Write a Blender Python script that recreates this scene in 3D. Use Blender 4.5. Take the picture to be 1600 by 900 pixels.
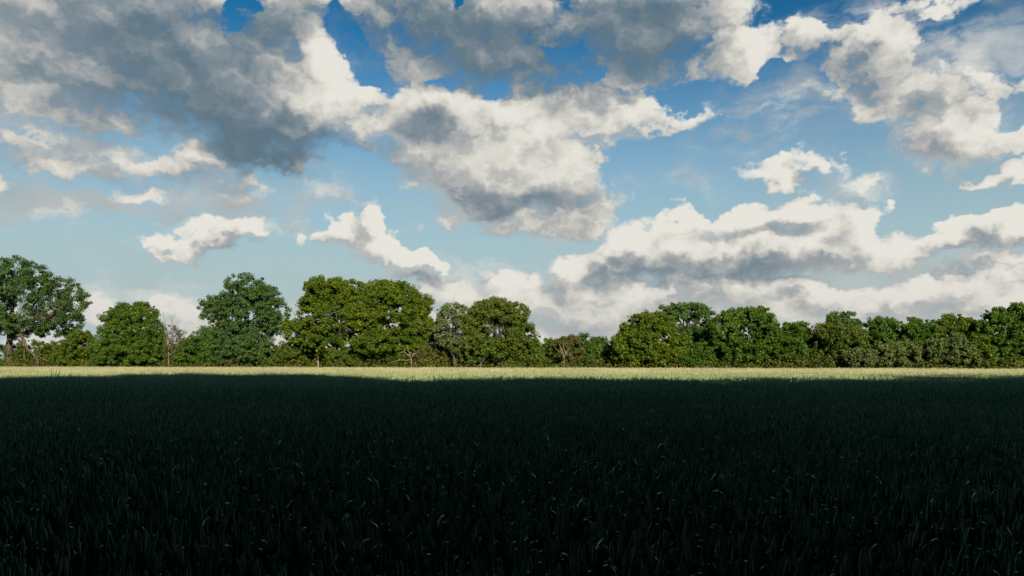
import bpy, math, random
import numpy as np
from mathutils import Vector

# ------------------------------------------------------------------ clean
for o in list(bpy.data.objects):
    bpy.data.objects.remove(o)
scene = bpy.context.scene
COL = scene.collection
random.seed(7)
rng = np.random.default_rng(11)

# ------------------------------------------------------------------ camera
F = 1250.0          # focal length in pixels of the 1600 px wide photograph
HZ = 566.0          # pixel row of eye level
CAMZ = 1.6
CANOPY = 0.8
cam_d = bpy.data.cameras.new('camera')
cam_d.sensor_width = 36.0
cam_d.lens = 36.0 * F / 1600.0
cam_d.shift_y = (HZ - 450.0) / 1600.0
cam_d.clip_start = 0.05
cam_d.clip_end = 20000
cam = bpy.data.objects.new('camera', cam_d)
cam.location = (0, 0, CAMZ)
cam.rotation_euler = (math.radians(90), 0, 0)
COL.objects.link(cam)
scene.camera = cam

# ------------------------------------------------------------------ sky, sun, exposure
SUN_EL, SUN_AZ = 23.0, -13.0      # behind the camera, SUN_AZ degrees to its left (negative: right)
sa = math.radians(SUN_AZ)
to_sun = Vector((-math.sin(sa) * math.cos(math.radians(SUN_EL)),
                 -math.cos(sa) * math.cos(math.radians(SUN_EL)),
                 math.sin(math.radians(SUN_EL))))
sun_d = bpy.data.lights.new('sun', 'SUN')
sun_d.energy = 5.0
sun_d.angle = math.radians(0.53)
sun_d.color = (1.0, 0.79, 0.55)
sun = bpy.data.objects.new('sun', sun_d)
sun.rotation_euler = to_sun.to_track_quat('Z', 'Y').to_euler()
sun.location = (0, -20, 60)
COL.objects.link(sun)

vs = scene.view_settings
vs.view_transform = 'Standard'
vs.look = 'None'
EXPOSURE = 1.25               # exposed for the shade-side of a bright day
vs.exposure = EXPOSURE
vs.gamma = 1.0
vs.use_curve_mapping = False
cy = scene.cycles
cy.max_bounces = 4
cy.diffuse_bounces = 2
cy.glossy_bounces = 2
cy.transmission_bounces = 2
cy.transparent_max_bounces = 4
cy.caustics_reflective = False
cy.caustics_refractive = False
cy.use_denoising = True
cy.use_adaptive_sampling = True
cy.adaptive_threshold = 0.015
cy.sample_clamp_indirect = 4.0


class NT:
    """small helper round a node tree"""
    def __init__(self, tree):
        self.t = tree
        self.n = tree.nodes
        self.l = tree.links

    def new(self, typ, **kw):
        nd = self.n.new(typ)
        for k, v in kw.items():
            setattr(nd, k, v)
        return nd

    def put(self, sock, v):
        if isinstance(v, bpy.types.NodeSocket):
            self.l.new(v, sock)
        else:
            sock.default_value = v

    def math(self, op, a, b=None, c=None, clamp=False):
        nd = self.new('ShaderNodeMath', operation=op, use_clamp=clamp)
        self.put(nd.inputs[0], a)
        if b is not None:
            self.put(nd.inputs[1], b)
        if c is not None:
            self.put(nd.inputs[2], c)
        return nd.outputs[0]

    def vmath(self, op, a, b=None):
        nd = self.new('ShaderNodeVectorMath', operation=op)
        self.put(nd.inputs[0], a)
        if b is not None:
            if op == 'SCALE':
                self.put(nd.inputs[3], b)
            else:
                self.put(nd.inputs[1], b)
        return nd.outputs[0]

    def smooth(self, v, a, b, c=0.0, d=1.0):
        nd = self.new('ShaderNodeMapRange', interpolation_type='SMOOTHSTEP')
        self.put(nd.inputs['Value'], v)
        self.put(nd.inputs['From Min'], a)
        self.put(nd.inputs['From Max'], b)
        self.put(nd.inputs['To Min'], c)
        self.put(nd.inputs['To Max'], d)
        return nd.outputs[0]

    def mix(self, f, a, b, blend='MIX'):
        nd = self.new('ShaderNodeMix', data_type='RGBA', blend_type=blend)
        nd.clamp_factor = True
        self.put(nd.inputs[0], f)
        self.put(nd.inputs[6], a if isinstance(a, bpy.types.NodeSocket) else (*a, 1))
        self.put(nd.inputs[7], b if isinstance(b, bpy.types.NodeSocket) else (*b, 1))
        return nd.outputs[2]

    def noise(self, vec, scale, detail=2.0, rough=0.5, lac=2.0, dist=0.0, dim='3D'):
        nd = self.new('ShaderNodeTexNoise', noise_dimensions=dim)
        self.put(nd.inputs['Vector'], vec)
        nd.inputs['Scale'].default_value = scale
        nd.inputs['Detail'].default_value = detail
        nd.inputs['Roughness'].default_value = rough
        nd.inputs['Lacunarity'].default_value = lac
        nd.inputs['Distortion'].default_value = dist
        return nd.outputs['Fac'], nd.outputs['Color']


def angles(px, py):
    """direction of a pixel of the photograph as azimuth and elevation"""
    x, z = (px - 800) / F, (HZ - py) / F
    return math.atan2(x, 1.0), math.atan2(z, math.hypot(x, 1.0))


# clouds: centre, radii (pixels of the photograph), tilt in degrees, weight
CLOUDS = [
    # the large dark cloud on the left
    (120, 60, 330, 170, 0, 1.5), (330, 120, 260, 150, -18, 1.5), (20, 120, 190, 130, 0, 1.2),
    (400, 215, 200, 62, -6, 1.3), (230, 20, 260, 90, 0, 1.3), (60, 190, 150, 46, -20, 1.05), (455, 40, 80, 75, 0, 1.3), (470, 5, 110, 40, 0, 1.2),
    # bright tower and its body
    (495, 120, 62, 82, 0, 1.6), (470, 180, 190, 80, 8, 1.6), (575, 195, 110, 55, 0, 1.4),
    (580, 140, 40, 26, 0, .9), (690, 172, 84, 66, -10, 1.6), (665, 130, 38, 36, 0, 1.0),
    # middle mass
    (770, 220, 270, 110, -8, 1.7), (820, 265, 160, 100, -25, 1.7), (720, 285, 190, 60, -14, 1.5), (850, 190, 150, 75, 0, 1.5),
    (930, 190, 190, 46, 4, 1.2), (1070, 188, 100, 26, 8, .9), (600, 245, 90, 36, -10, 1.0),
    (850, 346, 135, 30, 4, 1.5), (700, 340, 52, 30, 0, 1.25), (835, 375, 40, 28, 0, .8), 
    # top centre grey mass
    (720, 20, 200, 80, 0, 1.4), (650, 75, 90, 56, -20, 1.15), (585, 28, 75, 48, 0, 1.3), (625, 82, 50, 30, -30, 1.1), (790, 95, 100, 68, -18, 1.2),
    (1000, 40, 190, 110, 0, 1.4), (1160, 85, 76, 62, 0, 1.5), (1050, 105, 130, 44, 0, 1.0),
    (970, 110, 50, 45, 0, 1.0), (950, 160, 80, 34, 0, 1.0),
    # right hand clouds
    (1275, 70, 76, 56, 0, 1.05), (1370, 80, 95, 68, -10, 1.3), (1340, 150, 110, 56, -30, 1.1),
    (1440, 165, 130, 60, -35, 1.3), (1500, 208, 130, 52, -4, 1.55), (1420, 215, 60, 50, 0, 1.0), (1505, 130, 150, 90, -30, .74),
    (1580, 135, 70, 30, 15, .85), (1440, 266, 38, 22, 0, 1.0), (1497, 258, 26, 26, 0, 1.0), (1590, 265, 40, 28, 10, 1.0), (1540, 272, 60, 12, 0, .8),
    (1216, 172, 22, 48, 4, .85), (1255, 145, 120, 30, 10, .62), (1420, 15, 160, 22, 0, .8),
    (1205, 276, 76, 26, -3, 1.15), (1255, 262, 30, 26, 0, 1.0), (1305, 252, 40, 20, -10, .85), (1345, 278, 70, 24, -15, .72),
    (1022, 285, 34, 14, 0, .8), (1435, 327, 44, 10, 0, .66),
    # long banks low on the right
    (1170, 340, 220, 34, 3, 1.3), (1345, 345, 56, 50, 0, 1.7), (1240, 330, 70, 34, 0, 1.5), (1000, 386, 70, 34, 0, 1.8), (1080, 380, 56, 32, 0, 1.8), (1155, 386, 56, 32, 0, 1.7), (1240, 386, 64, 36, 0, 1.8), (1325, 388, 60, 36, 0, 1.8), (880, 424, 60, 36, 0, 1.7), (935, 404, 46, 28, 0, 1.6), (860, 462, 60, 28, 0, 1.6), (945, 452, 66, 28, 0, 1.6), (1030, 470, 70, 26, 0, 1.6), (1235, 452, 56, 24, 0, 1.7), (1305, 460, 66, 24, 0, 1.6), (1385, 456, 60, 22, 0, 1.6), (1465, 452, 66, 24, 0, 1.6), (1550, 470, 76, 26, 0, 1.6),
    (1100, 405, 270, 76, 0, 1.6), (1270, 385, 180, 62, 0, 1.6), (930, 425, 150, 62, 10, 1.4), (1400, 395, 80, 40, 0, 1.2),
    (1530, 375, 120, 42, 4, 1.5), (1450, 395, 90, 24, 0, 1.1), (1550, 415, 110, 22, 0, 1.1),
    # lone bright cumulus and its neighbours
    (580, 338, 26, 38, 0, 1.7), (540, 366, 48, 30, 10, 1.7), (590, 380, 72, 38, -18, 1.9), (640, 410, 56, 28, -16, 1.7), (568, 362, 36, 34, 0, 1.7),
    (655, 445, 46, 20, -8, 1.1), (760, 425, 38, 20, 0, .8), (710, 418, 26, 12, 0, .6),
    (345, 368, 92, 27, 14, 1.35), (390, 354, 40, 18, 0, 1.05), (285, 382, 56, 21, 12, 1.05), (245, 400, 46, 16, -24, .75), (265, 388, 40, 18, 0, 1.1),
    (470, 365, 22, 12, 0, .7),
    (465, 262, 40, 34, 30, 1.2), (350, 270, 190, 44, -4, 1.1), (230, 300, 100, 28, 6, .75), (100, 262, 190, 36, 8, .82), (50, 235, 140, 42, 0, .85),
    (210, 235, 150, 40, -8, .9), (10, 290, 60, 18, 0, 1.0), (360, 300, 110, 22, -6, .9),
    # bank along the horizon
    (900, 480, 330, 66, 0, 1.4), (1250, 480, 360, 60, 0, 1.45), (1500, 470, 240, 60, 0, 1.4), (760, 465, 150, 46, -4, 1.25), (1120, 455, 220, 54, 0, 1.4), (1550, 440, 140, 26, 0, 1.0),
    (1150, 535, 900, 70, 0, 1.3), (215, 488, 200, 40, 0, .9), (230, 535, 380, 75, 0, 1.0), (690, 530, 300, 70, 0, 1.2),
]
# thick, shaded parts of the clouds (bases seen from below)
BASES = [
    (150, 70, 260, 130, 0, .55), (330, 150, 210, 100, -18, 1.1), (390, 215, 200, 55, -8, 1.05), (400, 60, 110, 70, 20, .6), (450, 30, 60, 60, 0, .5), (300, 30, 220, 70, 0, .45),
    (170, 160, 170, 60, -20, .35), (500, 238, 170, 26, -3, .55), (420, 250, 120, 26, 0, .5),
    (690, 196, 80, 42, 8, .9), (830, 316, 140, 30, -4, .65), (700, 285, 160, 26, -14, .25), (860, 352, 110, 14, 3, .3),
    (730, 40, 230, 90, 0, .95), (820, 105, 130, 70, -14, 1.1), (640, 40, 140, 80, 0, .5), (1020, 50, 140, 75, 0, 1.2), (930, 60, 160, 80, 0, .8), (230, 20, 300, 60, 0, .35), (930, 155, 80, 26, 0, .6),
    (1080, 100, 130, 40, 0, .4), (1440, 160, 110, 50, -35, .5), (1345, 105, 70, 50, 0, .4), (1300, 75, 90, 50, 0, .3),
    (1200, 360, 180, 14, 3, .25), (1090, 436, 180, 36, -2, .6), (1170, 425, 130, 34, -10, .4), (960, 425, 110, 40, 8, .35), (1330, 340, 40, 20, -30, .4),
    (660, 452, 44, 14, -8, .5), (765, 430, 30, 12, 0, .5),
    (900, 510, 260, 24, 0, .4), (1250, 480, 260, 16, 0, .3), (1540, 392, 130, 12, 3, .4), (1540, 430, 100, 8, 0, .4), (1120, 560, 700, 22, 0, .3),
    (1500, 490, 160, 12, 0, .3), (820, 455, 120, 12, 0, .3),
    (1205, 290, 80, 14, 0, .3), (330, 285, 160, 20, 0, .25), (340, 374, 110, 26, 12, .32), (120, 262, 240, 30, 0, .3), (1490, 225, 110, 24, 0, .25), (1270, 405, 160, 22, 0, .2),
]

WOB1, WOB2, PUFF, AMP, EDGE0, EDGE1, KC, KN, SH0 = 0.080, 0.020, 0.42, 1.10, 0.24, 0.84, 0.85, 1.0, 0.05
# clear gaps between the clouds
GAPS = [(382, 10, 34, 26, 0, 1.2), (527, 40, 16, 30, 20, 1.0), (556, 84, 24, 36, 35, 1.1), (600, 122, 50, 20, -20, 1.2), (690, 112, 36, 10, 0, .6), (770, 138, 30, 14, 20, 1.0), (735, 8, 26, 12, 0, 1.2),
        (880, 82, 36, 13, 0, 1.2), (928, 112, 30, 18, -20, 1.0), (1060, 150, 62, 26, 0, 1.4), (1150, 150, 70, 24, 10, 1.0), (1215, 125, 30, 40, 0, 1.3), (1245, 200, 110, 40, 0, 1.2), (1285, 125, 24, 16, 0, 1.0),
        (1330, 18, 50, 22, -15, 1.4), (1470, 60, 60, 30, 0, .8), (1560, 60, 60, 46, 0, 1.0), (1575, 175, 40, 26, 10, 1.2), (1000, 250, 90, 36, 15, 1.1), (1080, 300, 120, 24, 0, 1.0),
        (190, 215, 70, 12, -14, .9), (480, 290, 60, 22, 0, 1.0), (560, 300, 36, 24, 0, 1.0), (790, 405, 60, 24, 0, .8), (1480, 330, 110, 26, 0, 1.2), (720, 385, 70, 20, 0, 1.0), (1340, 215, 50, 24, -20, 1.0)]

VEILS = [(480, 330, 150, 24, 0, 1.1), (290, 326, 110, 26, 0, 1.2), (395, 306, 100, 22, 8, .9), (200, 255, 350, 100, 0, 1.5), (110, 300, 240, 50, 0, 1.0), (400, 315, 220, 40, 0, .8), (60, 200, 200, 70, -10, .8), (1500, 125, 150, 110, -20, 1.0), (1250, 150, 150, 46, 8, .9),
         (1330, 272, 100, 34, -10, .9), (230, 400, 120, 26, 0, .5), (215, 490, 260, 60, 0, 1.0), (1480, 430, 260, 60, 0, .9), (1400, 20, 200, 40, 0, .9), (1180, 210, 160, 40, 0, .5),
         (560, 110, 80, 70, 0, .6), (900, 100, 90, 40, 0, .4), (1040, 285, 90, 26, 0, .6), (740, 430, 120, 40, 0, .6), (600, 330, 160, 30, 0, .4)]

world = bpy.data.worlds.new('World')
scene.world = world
world.use_nodes = True
W = NT(world.node_tree)
W.n.clear()
w_out = W.new('ShaderNodeOutputWorld')
SKY_STRENGTH = 0.06
tc = W.new('ShaderNodeTexCoord')
dirv = tc.outputs['Generated']
sky = W.new('ShaderNodeTexSky', sky_type='NISHITA')
sky.sun_disc = False
sky.sun_elevation = math.radians(SUN_EL)
sky.sun_rotation = math.radians(180.0 + SUN_AZ)
sky.altitude = 100
sky.air_density = 1.0
sky.dust_density = 0.6
sky.ozone_density = 3.0

sep = W.new('ShaderNodeSeparateXYZ')
W.l.new(dirv, sep.inputs[0])
az = W.math('ARCTAN2', sep.outputs[0], sep.outputs[1])
el = W.math('ARCSINE', sep.outputs[2])
comb = W.new('ShaderNodeCombineXYZ')
W.l.new(az, comb.inputs[0])
W.l.new(el, comb.inputs[1])
stretch = W.vmath('MULTIPLY', comb.outputs[0], (1.0, 1.35, 0.0))
# wobble of the outlines, large and small
_, wob1 = W.noise(stretch, 9.0, 4.0, 0.60, dim='2D')
_, wob2 = W.noise(stretch, 34.0, 3.0, 0.60, dim='2D')
HALF = (0.5, 0.5, 0.5)
warp = W.vmath('ADD', W.vmath('SCALE', W.vmath('SUBTRACT', wob1, HALF), WOB1), W.vmath('SCALE', W.vmath('SUBTRACT', wob2, HALF), WOB2))
ang = W.vmath('MULTIPLY', W.vmath('ADD', comb.outputs[0], warp), (1, 1, 0))


ROTATED = {}


def rotated(at, deg):
    """the sky position turned by an angle, made once for each angle"""
    key = (at.node.name, deg)
    if key not in ROTATED:
        if deg == 0:
            ROTATED[key] = at
        else:
            r_ = math.radians(deg)
            d1 = W.new('ShaderNodeVectorMath', operation='DOT_PRODUCT')
            d2 = W.new('ShaderNodeVectorMath', operation='DOT_PRODUCT')
            W.put(d1.inputs[0], at)
            W.put(d2.inputs[0], at)
            d1.inputs[1].default_value = (math.cos(r_), math.sin(r_), 0)
            d2.inputs[1].default_value = (-math.sin(r_), math.cos(r_), 0)
            cb = W.new('ShaderNodeCombineXYZ')
            W.l.new(d1.outputs['Value'], cb.inputs[0])
            W.l.new(d2.outputs['Value'], cb.inputs[1])
            ROTATED[key] = cb.outputs[0]
    return ROTATED[key]


def blobs(table, how, grow, at):
    acc = None
    ROTATED.clear()
    rows = sorted(((int(round(q[4] / 5.0)) * 5, q) for q in table), key=lambda q: q[0])
    for num, (rot, (cx, cyy, rx, ry, _r, wgt)) in enumerate(rows):
        if num and num % 14 == 0:      # makes the next few wait for the sum so far (keeps the shader's stack small)
            wait = W.new('ShaderNodeVectorMath', operation='MULTIPLY_ADD')
            W.l.new(acc, wait.inputs[0])
            wait.inputs[1].default_value = (1e-9, 1e-9, 1e-9)
            W.l.new(at, wait.inputs[2])
            at = wait.outputs[0]
            ROTATED.clear()
        a, e = angles(cx, cyy)
        r_ = math.radians(rot)
        c = math.cos(a)
        sx, sy = 1 / (grow * rx / F * c * c), 1 / (grow * ry / F * c)
        ca = math.cos(r_) * a + math.sin(r_) * e
        ce = -math.sin(r_) * a + math.cos(r_) * e
        ma = W.new('ShaderNodeVectorMath', operation='MULTIPLY_ADD')
        W.l.new(rotated(at, rot), ma.inputs[0])
        ma.inputs[1].default_value = (sx, sy, 0)
        ma.inputs[2].default_value = (-ca * sx, -ce * sy, 0)
        dp = W.new('ShaderNodeVectorMath', operation='DOT_PRODUCT')
        W.l.new(ma.outputs[0], dp.inputs[0])
        W.l.new(ma.outputs[0], dp.inputs[1])
        r2 = dp.outputs['Value']
        if how == 'max':         # round heads
            v = W.math('MULTIPLY_ADD', r2, -wgt, wgt)
            acc = W.math('SMOOTH_MAX', 0.0 if acc is None else acc, v, 0.08)
        else:
            v = W.math('MAXIMUM', W.math('SUBTRACT', 1.0, r2), 0.0)
            acc = W.math('MULTIPLY_ADD', W.math('MULTIPLY', v, v), wgt, acc if acc is not None else 0.0)
    return acc


low = W.smooth(el, 0.05, 0.30)                       # 0 at the horizon, 1 high up
warp3 = W.vmath('SCALE', W.vmath('SUBTRACT', wob2, HALF), 0.05)


def billow(vec, oct_=1.0):
    """broken noise with rounded heads, finer towards the horizon; about -0.5 to 0.5"""
    hi, _ = W.noise(vec, 8.0, 7.0 * oct_, 0.55, 2.1, dim='2D')
    lo, _ = W.noise(vec, 19.0, 6.0 * oct_, 0.55, 2.1, dim='2D')
    m = W.new('ShaderNodeMix', data_type='FLOAT')
    W.put(m.inputs[0], low)
    W.put(m.inputs[2], lo)
    W.put(m.inputs[3], hi)
    vo = W.new('ShaderNodeTexVoronoi', feature='F1', voronoi_dimensions='2D')
    vo.inputs['Scale'].default_value = 20.0
    vo.inputs['Detail'].default_value = 3.0 * oct_
    vo.inputs['Roughness'].default_value = 0.52
    vo.inputs['Lacunarity'].default_value = 2.2
    W.put(vo.inputs['Vector'], W.vmath('ADD', vec, warp3))
    pf = W.math('SUBTRACT', 0.55, vo.outputs['Distance'])
    return W.math('MULTIPLY_ADD', pf, PUFF, W.math('SUBTRACT', m.outputs[0], 0.5))


# sky out of view: broken cloud, thinned to make the ambient light bluer
outside = W.math('MAXIMUM', W.smooth(W.math('ABSOLUTE', az), 0.60, 0.78), W.smooth(W.math('ABSOLUTE', el), 0.45, 0.60))
inside = W.math('SUBTRACT', 1.0, outside)
far_cov, _ = W.noise(dirv, 2.6, 3.0, 0.5)
far_cov = W.math('MULTIPLY', W.smooth(far_cov, 0.52, 0.70), outside)
LX, LZ = 0.010, 0.020            # towards the light: above, right and behind
soft, _ = W.noise(stretch, 13.0, 2.0, 0.5, dim='2D')
n1 = billow(stretch)
n1s = billow(stretch, 0.6)
n2 = billow(W.vmath('ADD', stretch, (LX, LZ * 1.35, 0.0)), 0.6)
noise_slope = W.math('MULTIPLY', W.math('SUBTRACT', n1s, n2), KN)
# blue of the clear sky: the model's sky, graded a little deeper overhead and paler towards the horizon
k = 1.0 / SKY_STRENGTH / 2 ** EXPOSURE
gm = W.new('ShaderNodeGamma')
gm.inputs[1].default_value = 1.7
W.l.new(W.vmath('SCALE', sky.outputs[0], 0.14), gm.inputs[0])
clear = W.vmath('SCALE', W.vmath('MULTIPLY', gm.outputs[0], (0.20, 0.86, 0.76)), k)
hazy = W.vmath('SCALE', (0.42, 0.525, 0.54), k)
clear = W.mix(W.smooth(el, 0.42, 0.06, 0.0, 1.0), clear, hazy)
far_air = W.smooth(el, 0.13, 0.0, 0.0, 0.6)       # air in front of the farthest clouds
veil_n, _ = W.noise(W.vmath('MULTIPLY', W.vmath('ADD', comb.outputs[0], W.vmath('SCALE', wob1, 0.05)), (1.0, 2.4, 0.0)), 9.0, 6.0, 0.6, dim='2D')


def background(cover, slope, shade, veil):
    dens = W.math('MULTIPLY_ADD', n1, AMP, cover)
    # lit heads end crisply, bases fray out
    alpha = W.smooth(dens, EDGE0, W.smooth(slope, 0.12, -0.22, EDGE1 - 0.12, EDGE1 + 0.40))
    sh = W.math('MULTIPLY_ADD', far_cov, 0.30, W.math('MULTIPLY_ADD', W.math('SUBTRACT', soft, 0.5), 0.32, SH0))
    if shade is not None:
        sh = W.math('ADD', sh, W.math('DIVIDE', W.math('MULTIPLY', shade, 1.3), W.math('MULTIPLY_ADD', shade, 0.75, 1.0)))
    sh = W.math('SUBTRACT', sh, W.math('MAXIMUM', slope, -0.22))
    if veil is not None:
        alpha = W.math('MAXIMUM', alpha, W.math('MULTIPLY', veil, 0.85))
    ramp = W.new('ShaderNodeValToRGB')
    W.l.new(W.smooth(sh, -0.50, 1.28), ramp.inputs[0])
    els = ramp.color_ramp.elements
    els[0].position, els[0].color = 0.0, (0.80, 0.78, 0.71, 1)
    els[1].position, els[1].color = 1.0, (0.115, 0.18, 0.23, 1)
    for p, c in ((0.18, (0.66, 0.645, 0.585)), (0.42, (0.44, 0.45, 0.44)), (0.72, (0.235, 0.285, 0.32))):
        e_ = els.new(p)
        e_.color = (*c, 1)
    cloud_c = W.vmath('SCALE', W.mix(far_air, ramp.outputs[0], (0.57, 0.565, 0.54)), k)
    bg = W.new('ShaderNodeBackground')
    bg.inputs['Strength'].default_value = SKY_STRENGTH
    W.l.new(W.mix(alpha, clear, cloud_c), bg.inputs['Color'])
    return bg


bg_far = background(far_cov, noise_slope, None, None)
c1 = blobs(CLOUDS, 'max', 1.12, ang)
c2 = blobs(CLOUDS, 'max', 1.12, W.vmath('ADD', ang, (LX, LZ, 0)))
gaps = W.math('MULTIPLY', blobs(GAPS, 'add', 1.25, ang), 0.9)
cov = W.math('MAXIMUM', W.math('MULTIPLY', W.math('SUBTRACT', c1, gaps), inside), far_cov)
slope = W.math('ADD', W.math('MULTIPLY', W.math('MULTIPLY', W.math('SUBTRACT', c1, c2), inside), KC), noise_slope)
shade = W.math('MULTIPLY', blobs(BASES, 'add', 1.15, ang), inside)
veil = W.math('MULTIPLY', W.math('MINIMUM', blobs(VEILS, 'add', 1.3, ang), 1.0), W.smooth(veil_n, 0.36, 0.66))
veil = W.math('MULTIPLY', veil, inside)
bg_near = background(cov, slope, shade, veil)
mxs = W.new('ShaderNodeMixShader')
W.l.new(W.math('LESS_THAN', outside, 0.9999), mxs.inputs[0])
W.l.new(bg_far.outputs[0], mxs.inputs[1])
W.l.new(bg_near.outputs[0], mxs.inputs[2])
W.l.new(mxs.outputs[0], w_out.inputs[0])
world.cycles.sampling_method = 'NONE'


# ------------------------------------------------------------------ materials
def new_mat(name):
    m = bpy.data.materials.new(name)
    m.use_nodes = True
    t = NT(m.node_tree)
    t.n.clear()
    out = t.new('ShaderNodeOutputMaterial')
    return m, t, out


def leaf_material(name, dark, light, trans=0.3, rough=0.55, scale=0.25):
    m, t, out = new_mat(name)
    g = t.new('ShaderNodeNewGeometry')
    tcn = t.new('ShaderNodeTexCoord')
    big, _ = t.noise(tcn.outputs['Object'], scale, 3.0, 0.6)
    f = t.math('ADD', t.math('MULTIPLY', g.outputs['Random Per Island'], 0.95), t.math('MULTIPLY', t.math('SUBTRACT', big, 0.5), 1.5))
    f = t.math('ADD', f, 0.04, clamp=True)
    c = t.mix(f, dark, light)
    b = t.new('ShaderNodeBsdfPrincipled')
    t.put(b.inputs['Base Color'], c)
    b.inputs['Roughness'].default_value = rough
    b.inputs['Specular IOR Level'].default_value = 0.14
    tr = t.new('ShaderNodeBsdfTranslucent')
    t.put(tr.inputs[0], t.mix(0.35, c, (0.08, 0.09, 0.006)))
    mx = t.new('ShaderNodeMixShader')
    mx.inputs[0].default_value = trans
    t.l.new(b.outputs[0], mx.inputs[1])
    t.l.new(tr.outputs[0], mx.inputs[2])
    t.l.new(mx.outputs[0], out.inputs[0])
    return m


def bark_material(name, a, b_, scale=3.0):
    m, t, out = new_mat(name)
    tcn = t.new('ShaderNodeTexCoord')
    v = t.vmath('MULTIPLY', tcn.outputs['Object'], (1, 1, 0.25))
    f, _ = t.noise(v, scale, 6.0, 0.65)
    b = t.new('ShaderNodeBsdfPrincipled')
    t.put(b.inputs['Base Color'], t.mix(t.smooth(f, 0.35, 0.65), a, b_))
    b.inputs['Roughness'].default_value = 0.9
    bp = t.new('ShaderNodeBump')
    bp.inputs['Strength'].default_value = 0.6
    bp.inputs['Distance'].default_value = 0.08
    t.put(bp.inputs['Height'], f)
    t.l.new(bp.outputs[0], b.inputs['Normal'])
    t.l.new(b.outputs[0], out.inputs[0])
    return m


M = {
    'oak': leaf_material('oak_leaves', (0.0235, 0.0684, 0.0066), (0.1069, 0.1548, 0.0104), 0.38),
    'olive': leaf_material('olive_leaves', (0.0274, 0.0661, 0.0109), (0.0972, 0.1349, 0.0167), 0.38),
    'green': leaf_material('green_leaves', (0.0195, 0.0684, 0.0109), (0.0797, 0.1438, 0.0146), 0.38),
    'teal': leaf_material('blue_green_leaves', (0.0195, 0.0684, 0.0240), (0.0739, 0.1372, 0.0314), 0.38),
    'silver': leaf_material('grey_green_leaves', (0.0528, 0.0958, 0.0350), (0.1312, 0.1769, 0.0585), 0.38),
    'brown': leaf_material('dry_leaves', (0.044, 0.060, 0.018), (0.120, 0.120, 0.038), 0.38),
    'bark': bark_material('bark', (0.014, 0.012, 0.009), (0.050, 0.044, 0.032)),
    'deadbark': bark_material('weathered_bark', (0.020, 0.015, 0.010), (0.070, 0.054, 0.038)),
    'palebark': bark_material('bleached_wood', (0.065, 0.056, 0.044), (0.17, 0.15, 0.12)),
}

m, t, out = new_mat('soil')
tcn = t.new('ShaderNodeTexCoord')
f, _ = t.noise(tcn.outputs['Object'], 2.0, 6.0, 0.6)
b = t.new('ShaderNodeBsdfPrincipled')
t.put(b.inputs['Base Color'], t.mix(f, (0.018, 0.015, 0.010), (0.040, 0.034, 0.022)))
b.inputs['Roughness'].default_value = 0.95
t.l.new(b.outputs[0], out.inputs[0])
M['soil'] = m

m, t, out = new_mat('rough_grass')
tcn = t.new('ShaderNodeTexCoord')
f, _ = t.noise(tcn.outputs['Object'], 0.4, 6.0, 0.6)
b = t.new('ShaderNodeBsdfPrincipled')
t.put(b.inputs['Base Color'], t.mix(f, (0.022, 0.038, 0.010), (0.060, 0.066, 0.018)))
b.inputs['Roughness'].default_value = 0.9
t.l.new(b.outputs[0], out.inputs[0])
M['grass'] = m


def plain(name, c, rough=0.6, spec=0.4):
    m, t, out = new_mat(name)
    tcn = t.new('ShaderNodeTexCoord')
    f, _ = t.noise(tcn.outputs['Object'], 9.0, 5.0, 0.6)
    b = t.new('ShaderNodeBsdfPrincipled')
    t.put(b.inputs['Base Color'], t.mix(f, tuple(x * 0.75 for x in c), tuple(min(1, x * 1.2) for x in c)))
    b.inputs['Roughness'].default_value = rough
    b.inputs['Specular IOR Level'].default_value = spec
    t.l.new(b.outputs[0], out.inputs[0])
    return m


def wheat_leaf():
    m, t, out = new_mat('wheat_blade')
    g = t.new('ShaderNodeNewGeometry')
    r = g.outputs['Random Per Island']
    c = t.mix(r, (0.004, 0.032, 0.014), (0.014, 0.060, 0.020))
    dry = t.math('GREATER_THAN', t.math('FRACT', t.math('MULTIPLY', r, 37.0)), 0.972)
    c = t.mix(dry, c, (0.16, 0.05, 0.010))
    fresh = t.math('GREATER_THAN', t.math('FRACT', t.math('MULTIPLY', r, 91.0)), 0.93)
    c = t.mix(fresh, c, (0.040, 0.130, 0.030))
    b = t.new('ShaderNodeBsdfPrincipled')
    t.put(b.inputs['Base Color'], c)
    b.inputs['Roughness'].default_value = 0.28
    b.inputs['Specular IOR Level'].default_value = 0.6
    b.inputs['Specular Tint'].default_value = (0.14, 0.52, 0.85, 1)
    tr = t.new('ShaderNodeBsdfTranslucent')
    t.put(tr.inputs[0], t.mix(0.5, c, (0.025, 0.045, 0.006)))
    mx = t.new('ShaderNodeMixShader')
    mx.inputs[0].default_value = 0.22
    t.l.new(b.outputs[0], mx.inputs[1])
    t.l.new(tr.outputs[0], mx.inputs[2])
    t.l.new(mx.outputs[0], out.inputs[0])
    return m


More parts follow.
